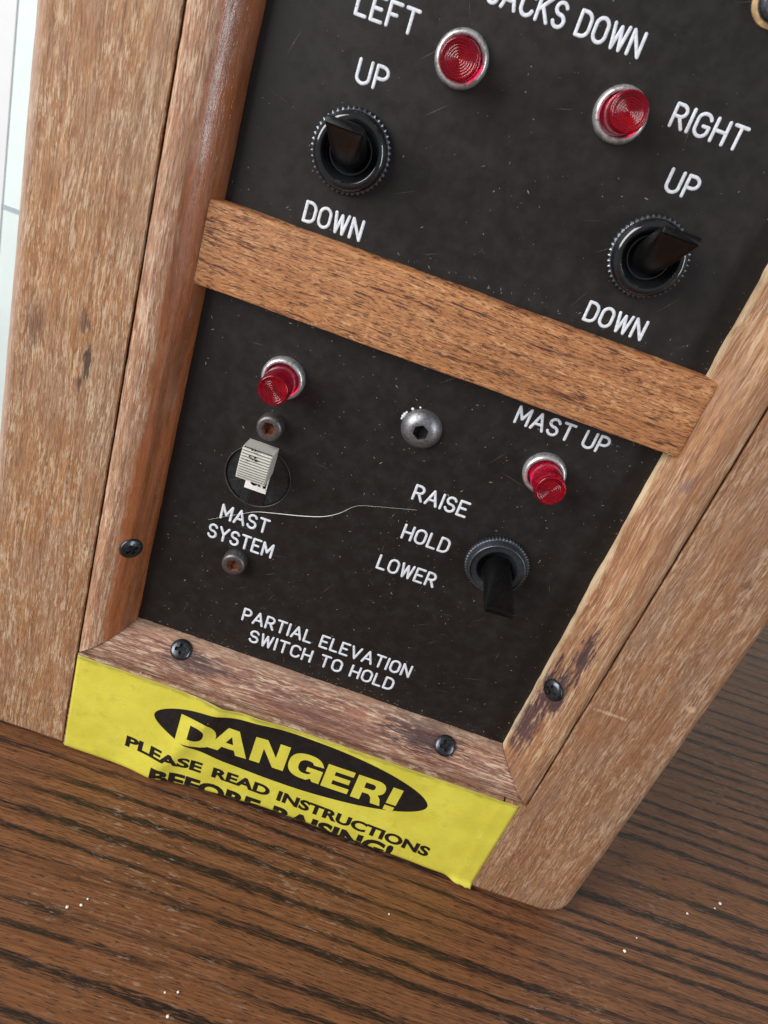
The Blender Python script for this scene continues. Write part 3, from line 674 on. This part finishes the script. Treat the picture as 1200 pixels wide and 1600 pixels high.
# ------------------------------------------------------------------ warning sticker
ST_X0, ST_X1, ST_T = -16.2, 164.0, -17.3
def buckle(x, v):
    xc = 43.0-(v/52.0)*22.0; d = x-xc
    s = 9.0 if d < 0 else 6.0
    a = 2.35*math.exp(-(abs(d)/s)**1.5)+0.9*math.exp(-((d-15)/7)**2)*max(0, 1-v/60)
    a += 0.22*math.exp(-((x-157)/1.6)**2)+0.12*nz(x*0.07, v*0.09, 2)+0.10
    return max(0.08, a)*1.0
RAD = 3.2
def foldx(x): return -(foldz(x)+2.0)+ST_T
def stick(x, v, off=0.0):
    # v: distance down the sheet from its top edge; below the front it turns under the board's rounded edge
    v1 = foldx(x); b_ = buckle(x, v)+off
    sag = 0.35*math.exp(-((x-24)/14)**2)
    if v <= v1: return (x, BF-0.05-b_, ST_T-v-sag*v/v1)
    a = min((v-v1)/RAD, 1.25); rr = RAD+0.05+b_*(1-a/1.6)*1.0
    w_ = (BF+RAD-rr*math.cos(a), ST_T-v1-sag-(RAD+0.05+b_*0.12)*math.sin(a))
    k = max(0.0, min(1.0, (x-150)/7)); k = k*k*(3-2*k)              # the loose corner curls out instead of under
    e = v-v1; c_ = (BF-0.05-b_-e*0.40+0.05*e*e*nz(x*0.5, 1.0), ST_T-v1-sag-e*0.42)
    return (x, w_[0]*(1-k)+c_[0]*k, w_[1]*(1-k)+c_[1]*k)
def sheet(name, fn, mat, parent): pass
g = G(); nx, nv = 150, 48; VL = 54.1; v = []; f = []
def edge_top(x): return 0.25*nz(x*0.12, 4)+0.15*nz(x*0.6, 9)
for layer in (0.0, -0.07):
    for j in range(nv+1):
        for i in range(nx+1):
            x = ST_X0+(ST_X1-ST_X0)*i/nx; vv = (foldx(x)+3.9)*j/nv
            xx = x+(0.5*(j/nv)*(1 if i == 0 else 0)); t0 = max(0, edge_top(x)) if j == 0 else 0
            # right edge leans slightly in towards the bottom
            v.append(stick(xx-0.6*(j/nv)*(i/nx), vv+t0, layer))
NN = (nx+1)*(nv+1)
for L_ in (0, 1):
    for j in range(nv):
        for i in range(nx):
            q = L_*NN+j*(nx+1)+i; f.append((q, q+1, q+nx+2, q+nx+1))
def rim(idx):
    for a_, b_ in zip(idx, idx[1:]): f.append((a_, b_, b_+NN, a_+NN))
rim([i for i in range(nx+1)]); rim([nv*(nx+1)+i for i in range(nx+1)]); rim([j*(nx+1) for j in range(nv+1)]); rim([j*(nx+1)+nx for j in range(nv+1)])
g.add(v, f); st = g.build('warning_sticker', 'yellow', box, smooth=True); st['label'] = 'yellow danger sticker buckled along the bottom board'
# flat print: 2D outlines are filled, cut into a grid and laid on the sheet
def fill2d(splines):
    cu = bpy.data.curves.new('print', 'CURVE'); cu.dimensions = '2D'; cu.fill_mode = 'BOTH'
    for pts in splines:
        sp = cu.splines.new('POLY'); sp.points.add(len(pts)-1); sp.use_cyclic_u = True
        for p, q in zip(sp.points, pts): p.co = (q[0], q[1], 0, 1)
    return cu
def curve_mesh(cu):
    o = bpy.data.objects.new('tmp', cu); COL.objects.link(o); bpy.context.view_layer.update()
    me = bpy.data.meshes.new_from_object(o.evaluated_get(bpy.context.evaluated_depsgraph_get()))
    bpy.data.objects.remove(o); return me
def lay(me, fn, off, name, mat, parent, label=None, step=2.0):
    bm = bmesh.new(); bm.from_mesh(me)
    bmesh.ops.remove_doubles(bm, verts=bm.verts, dist=1e-4)
    for v_ in bm.verts: x, z = fn(v_.co.x, v_.co.y); v_.co = (x, z, 0)
    xs = [v_.co.x for v_ in bm.verts]; zs = [v_.co.y for v_ in bm.verts]
    for axis, lo, hi in ((0, min(xs), max(xs)), (1, min(zs), max(zs))):
        q = math.floor(lo/step)*step+step
        while q < hi:
            no = (1, 0, 0) if axis == 0 else (0, 1, 0); co = (q, 0, 0) if axis == 0 else (0, q, 0)
            bmesh.ops.bisect_plane(bm, geom=bm.verts[:]+bm.edges[:]+bm.faces[:], plane_co=co, plane_no=no, dist=1e-5); q += step
    dead = [v_ for v_ in bm.verts if ST_T-v_.co.y > foldx(v_.co.x)+3.6]
    bmesh.ops.delete(bm, geom=dead, context='VERTS')
    for v_ in bm.verts: v_.co = P3(*stick(v_.co.x, ST_T-v_.co.y, off))
    bm.normal_update()
    for fc in bm.faces:
        if fc.normal.y > 0: fc.normal_flip()
    m2 = bpy.data.meshes.new(name); bm.to_mesh(m2); bm.free(); m2.materials.clear(); m2.materials.append(M[mat])
    o = bpy.data.objects.new(name, m2); COL.objects.link(o); o.parent = parent
    if label: o['label'] = label
    return o
ov = [(74.5+57.0*math.copysign(abs(math.cos(a))**0.98, math.cos(a)), -33.5+14.0*math.copysign(abs(math.sin(a))**1.08, math.sin(a))) for a in [2*math.pi*k/160 for k in range(160)]]
lay(curve_mesh(fill2d([ov])), lambda x, z: (x, z), 0.10, 'oval', 'print', st, 'black oval on the yellow sticker')
# heavy extended capitals: outlines in a 1 x 1 box
def ea(cx, cy, rx, ry, a0, a1, n=14, e=2.4):
    out = []
    for i in range(n+1):
        a = math.radians(a0+(a1-a0)*i/n); c, s = math.cos(a), math.sin(a)
        out.append((cx+rx*math.copysign(abs(c)**(2/e), c), cy+ry*math.copysign(abs(s)**(2/e), s)))
    return out
HV = {
 'D': [[(0, 0), (0, 1), (0.50, 1)]+ea(0.50, 0.5, 0.50, 0.5, 90, -90, 24)+[(0.5, 0)], [(0.30, 0.24), (0.48, 0.24)]+ea(0.46, 0.5, 0.22, 0.26, -90, 90, 18)+[(0.30, 0.76)]],
 'A': [[(0, 0), (0.38, 1), (0.66, 1), (1.0, 0), (0.72, 0), (0.66, 0.19), (0.34, 0.19), (0.27, 0)], [(0.41, 0.40), (0.60, 0.40), (0.52, 0.70)]],
 'N': [[(0, 0), (0, 1), (0.34, 1), (0.70, 0.40), (0.70, 1), (1, 1), (1, 0), (0.68, 0), (0.30, 0.62), (0.30, 0)]],
 'G': [[(0.99, 0.68)]+ea(0.50, 0.5, 0.50, 0.5, 28, 270, 34)+[(0.62, 0.0), (0.72, 0.10), (0.80, 0.0), (1.0, 0.0), (1.0, 0.52), (0.54, 0.52), (0.54, 0.34), (0.70, 0.34)]+ea(0.52, 0.5, 0.23, 0.27, -60, -300, 26)+[(0.70, 0.66)]],
 'E': [[(0, 0), (0, 1), (1, 1), (1, 0.78), (0.34, 0.78), (0.34, 0.61), (0.94, 0.61), (0.94, 0.40), (0.34, 0.40), (0.34, 0.22), (1, 0.22), (1, 0)]],
 'R': [[(0, 0), (0, 1), (0.62, 1)]+ea(0.62, 0.70, 0.36, 0.30, 90, -60, 18)+[(0.82, 0.40), (0.92, 0.28), (1.0, 0), (0.68, 0), (0.62, 0.24), (0.52, 0.34), (0.31, 0.34), (0.31, 0)], [(0.31, 0.55), (0.54, 0.55)]+ea(0.54, 0.67, 0.12, 0.12, -90, 90, 10)+[(0.31, 0.79)]],
 '!': [[(0, 0), (0, 0.20), (0.88, 0.20), (0.88, 0)], [(0.02, 0.29), (0.08, 1.0), (1.0, 1.0), (0.92, 0.29)]],
}
for ch, x0, x1, z0, z1 in (('D', 28.0, 43.4, -42.0, -28.0), ('A', 41.0, 57.2, -40.6, -27.0), ('N', 58.4, 72.6, -40.5, -26.9), ('G', 73.6, 87.8, -41.0, -27.4), ('E', 88.7, 99.9, -41.2, -28.5), ('R', 101.4, 113.9, -41.6, -28.7), ('!', 115.6, 120.2, -42.4, -29.2)):
    lay(curve_mesh(fill2d(HV[ch])), lambda x, z: (x0+(x1-x0)*x, z0+(z1-z0)*z), 0.18, 'letter', 'yellow', st)
def word(txt, x0, x1, base, cap, name='lettering', bold=0.04):
    cu = bpy.data.curves.new('txt', 'FONT'); cu.body = txt; cu.size = 1.0; cu.offset = bold; cu.resolution_u = 4
    me = curve_mesh(cu)
    xs = [v_.co.x for v_ in me.vertices]; lo, hi = min(xs), max(xs)
    capz = 0.729
    return lay(me, lambda x, y: ((x0+(x1-x0)*(x-lo)/(hi-lo)), base(x0+(x1-x0)*(x-lo)/(hi-lo))+y/capz*cap), 0.10, name, 'print', st, 'black printed words '+txt, 1.5)
b2 = lambda x: -55.3-0.02*(x-9)-0.00015*(x-9)**2
word('PLEASE', 8.8, 41.4, b2, 5.6); word('READ', 45.9, 70.6, b2, 5.6); word('INSTRUCTIONS', 74.1, 141.0, b2, 5.6)
b3 = lambda x: -68.7-0.006*(x-21)
word('BEFORE', 21.6, 68.6, b3, 8.2, bold=0.045); word('RAISING!', 74.2, 127.0, b3, 8.2, bold=0.045)

# ------------------------------------------------------------------ dust flecks on the panel, hair, crumbs
g = G(); rr = random.Random(11)
for i in range(950):
    x, z = rr.uniform(3, 147), rr.uniform(2, 255)
    if z < 130 and rr.random() < 0.0: continue
    if z > 160 and rr.random() < 0.45: continue
    s = rr.choice((0.08, 0.10, 0.12, 0.14, 0.18, 0.24)); l = s*rr.choice((1, 1, 1, 1.6, 3.0)); a = rr.uniform(0, math.pi)
    u = Vector((math.cos(a), math.sin(a)))*l; n_ = Vector((-math.sin(a), math.cos(a)))*s*0.7
    g.add([(x+u.x, -0.01, z+u.y), (x+n_.x, -0.01, z+n_.y), (x-u.x, -0.01, z-u.y), (x-n_.x, -0.01, z-n_.y), (x, -0.09, z)], [(0, 1, 4), (1, 2, 4), (2, 3, 4), (3, 0, 4)])
for i in range(420):                          # lint gathers along the frame and around the fittings
    e = rr.random(); d_ = abs(rr.gauss(0, 2.2))+0.4
    if e < 0.3: x, z = rr.uniform(0, 150), d_
    elif e < 0.5: x, z = rr.uniform(0, 150), 132.5-d_*0.7
    elif e < 0.65: x, z = rr.uniform(0, 150), 159+d_
    elif e < 0.8: x, z = 150-d_, rr.uniform(0, 250)
    else: x, z = rr.gauss(rr.choice((30, 77, 118)), 9), rr.gauss(rr.choice((75, 112, 182)), 9)
    s = rr.choice((0.07, 0.10, 0.14)); l = s*rr.choice((1, 1.5, 3, 5)); a = rr.uniform(0, math.pi)
    u = Vector((math.cos(a), math.sin(a)))*l; n_ = Vector((-math.sin(a), math.cos(a)))*s*0.7
    g.add([(x+u.x, -0.01, z+u.y), (x+n_.x, -0.01, z+n_.y), (x-u.x, -0.01, z-u.y), (x-n_.x, -0.01, z-n_.y), (x, -0.08, z)], [(0, 1, 4), (1, 2, 4), (2, 3, 4), (3, 0, 4)])
o = g.build('dust', 'dust', pan); o['kind'] = 'stuff'
g = G()
for i in range(70):
    x, z = rr.uniform(6, 144), rr.uniform(4, 250); a = rr.gauss(0.6, 0.8); l = rr.uniform(1.0, 5.0); s = rr.uniform(0.03, 0.06)
    u = Vector((math.cos(a), math.sin(a)))*l; n_ = Vector((-math.sin(a), math.cos(a)))*s
    g.add([(x+u.x, -0.006, z+u.y), (x+n_.x, -0.006, z+n_.y), (x-u.x, -0.006, z-u.y), (x-n_.x, -0.006, z-n_.y), (x, -0.02, z)], [(0, 1, 4), (1, 2, 4), (2, 3, 4), (3, 0, 4)])
o = g.build('scratches', 'scratch', pan); o['kind'] = 'stuff'
hp = [(17.3, 52.6), (21.5, 55.4), (27.7, 59.3), (32.8, 62.4), (39.4, 64.5), (48.2, 67.0), (55.6, 69.7), (60.5, 73.0), (64.0, 76.8), (66.9, 78.7), (72.1, 80.3), (78.4, 82.1), (85.8, 84.2)]
rings = []
dense = []
for i in range(len(hp)-1):
    p0, p1, p2, p3 = [Vector(hp[max(0, min(len(hp)-1, i+k))]) for k in (-1, 0, 1, 2)]
    for k in range(6):
        t = k/6; dense.append(0.5*((2*p1)+(p2-p0)*t+(2*p0-5*p1+4*p2-p3)*t*t+(3*p1-p0-3*p2+p3)*t**3))
for i, p in enumerate(dense):
    t = i/len(dense); r_ = 0.03+0.12*math.exp(-((t-0.42)/0.16)**2); d = (dense[min(i+1, len(dense)-1)]-dense[max(0, i-1)]).normalized(); nn = Vector((-d.y, d.x))
    rings.append([(p.x+nn.x*r_*math.cos(a), -0.35-0.5*math.sin(t*math.pi)-r_*math.sin(a), p.y+nn.y*r_*math.cos(a)) for a in [2*math.pi*k/6 for k in range(6)]])
g = G(); g.loft(rings); h = g.build('hair_strand', 'hair', None, smooth=True)
h['label'] = 'pale curved hair lying across the lower panel by MAST SYSTEM'; h['category'] = 'hair'
def crumb(x, y, s, label, group=None):
    bm = bmesh.new(); bmesh.ops.create_icosphere(bm, subdivisions=1, radius=1.0)
    vs = [(x+v_.co.x*s*(1+0.4*nz(v_.co.x*2+x, v_.co.y*2, y)), y+v_.co.y*s*(1+0.4*nz(v_.co.y*2+x, v_.co.z*2, y)), TABLE_Z+s*0.6+v_.co.z*s*0.65) for v_ in bm.verts]
    fs = [tuple(v_.index for v_ in fc.verts) for fc in bm.faces]; bm.free()
    o = mesh_obj('crumb', vs, fs, 'crumb'); o['label'] = label; o['category'] = 'crumb'; o['group'] = 'white crumbs on the table'
L1 = 'tiny white crumb on the table in front of the sticker'; L2 = 'tiny white crumb on the table right of the box corner'
for x, y, s in ((22.2, -66.9, 0.45), (17.2, -71.9, 0.6), (21.2, -69.7, 0.55), (59.4, -88.1, 0.4), (63.4, -86.8, 0.5), (63.0, -94.8, 0.6), (130.8, -34.9, 0.4)): crumb(x, y, s, L1)
for x, y, s in ((233.1, -16.3, 0.75), (268.3, 13.3, 0.6), (287.5, 25.0, 0.8), (284, 21.4, 0.5), (240, -8, 0.4)): crumb(x, y, s, L2)
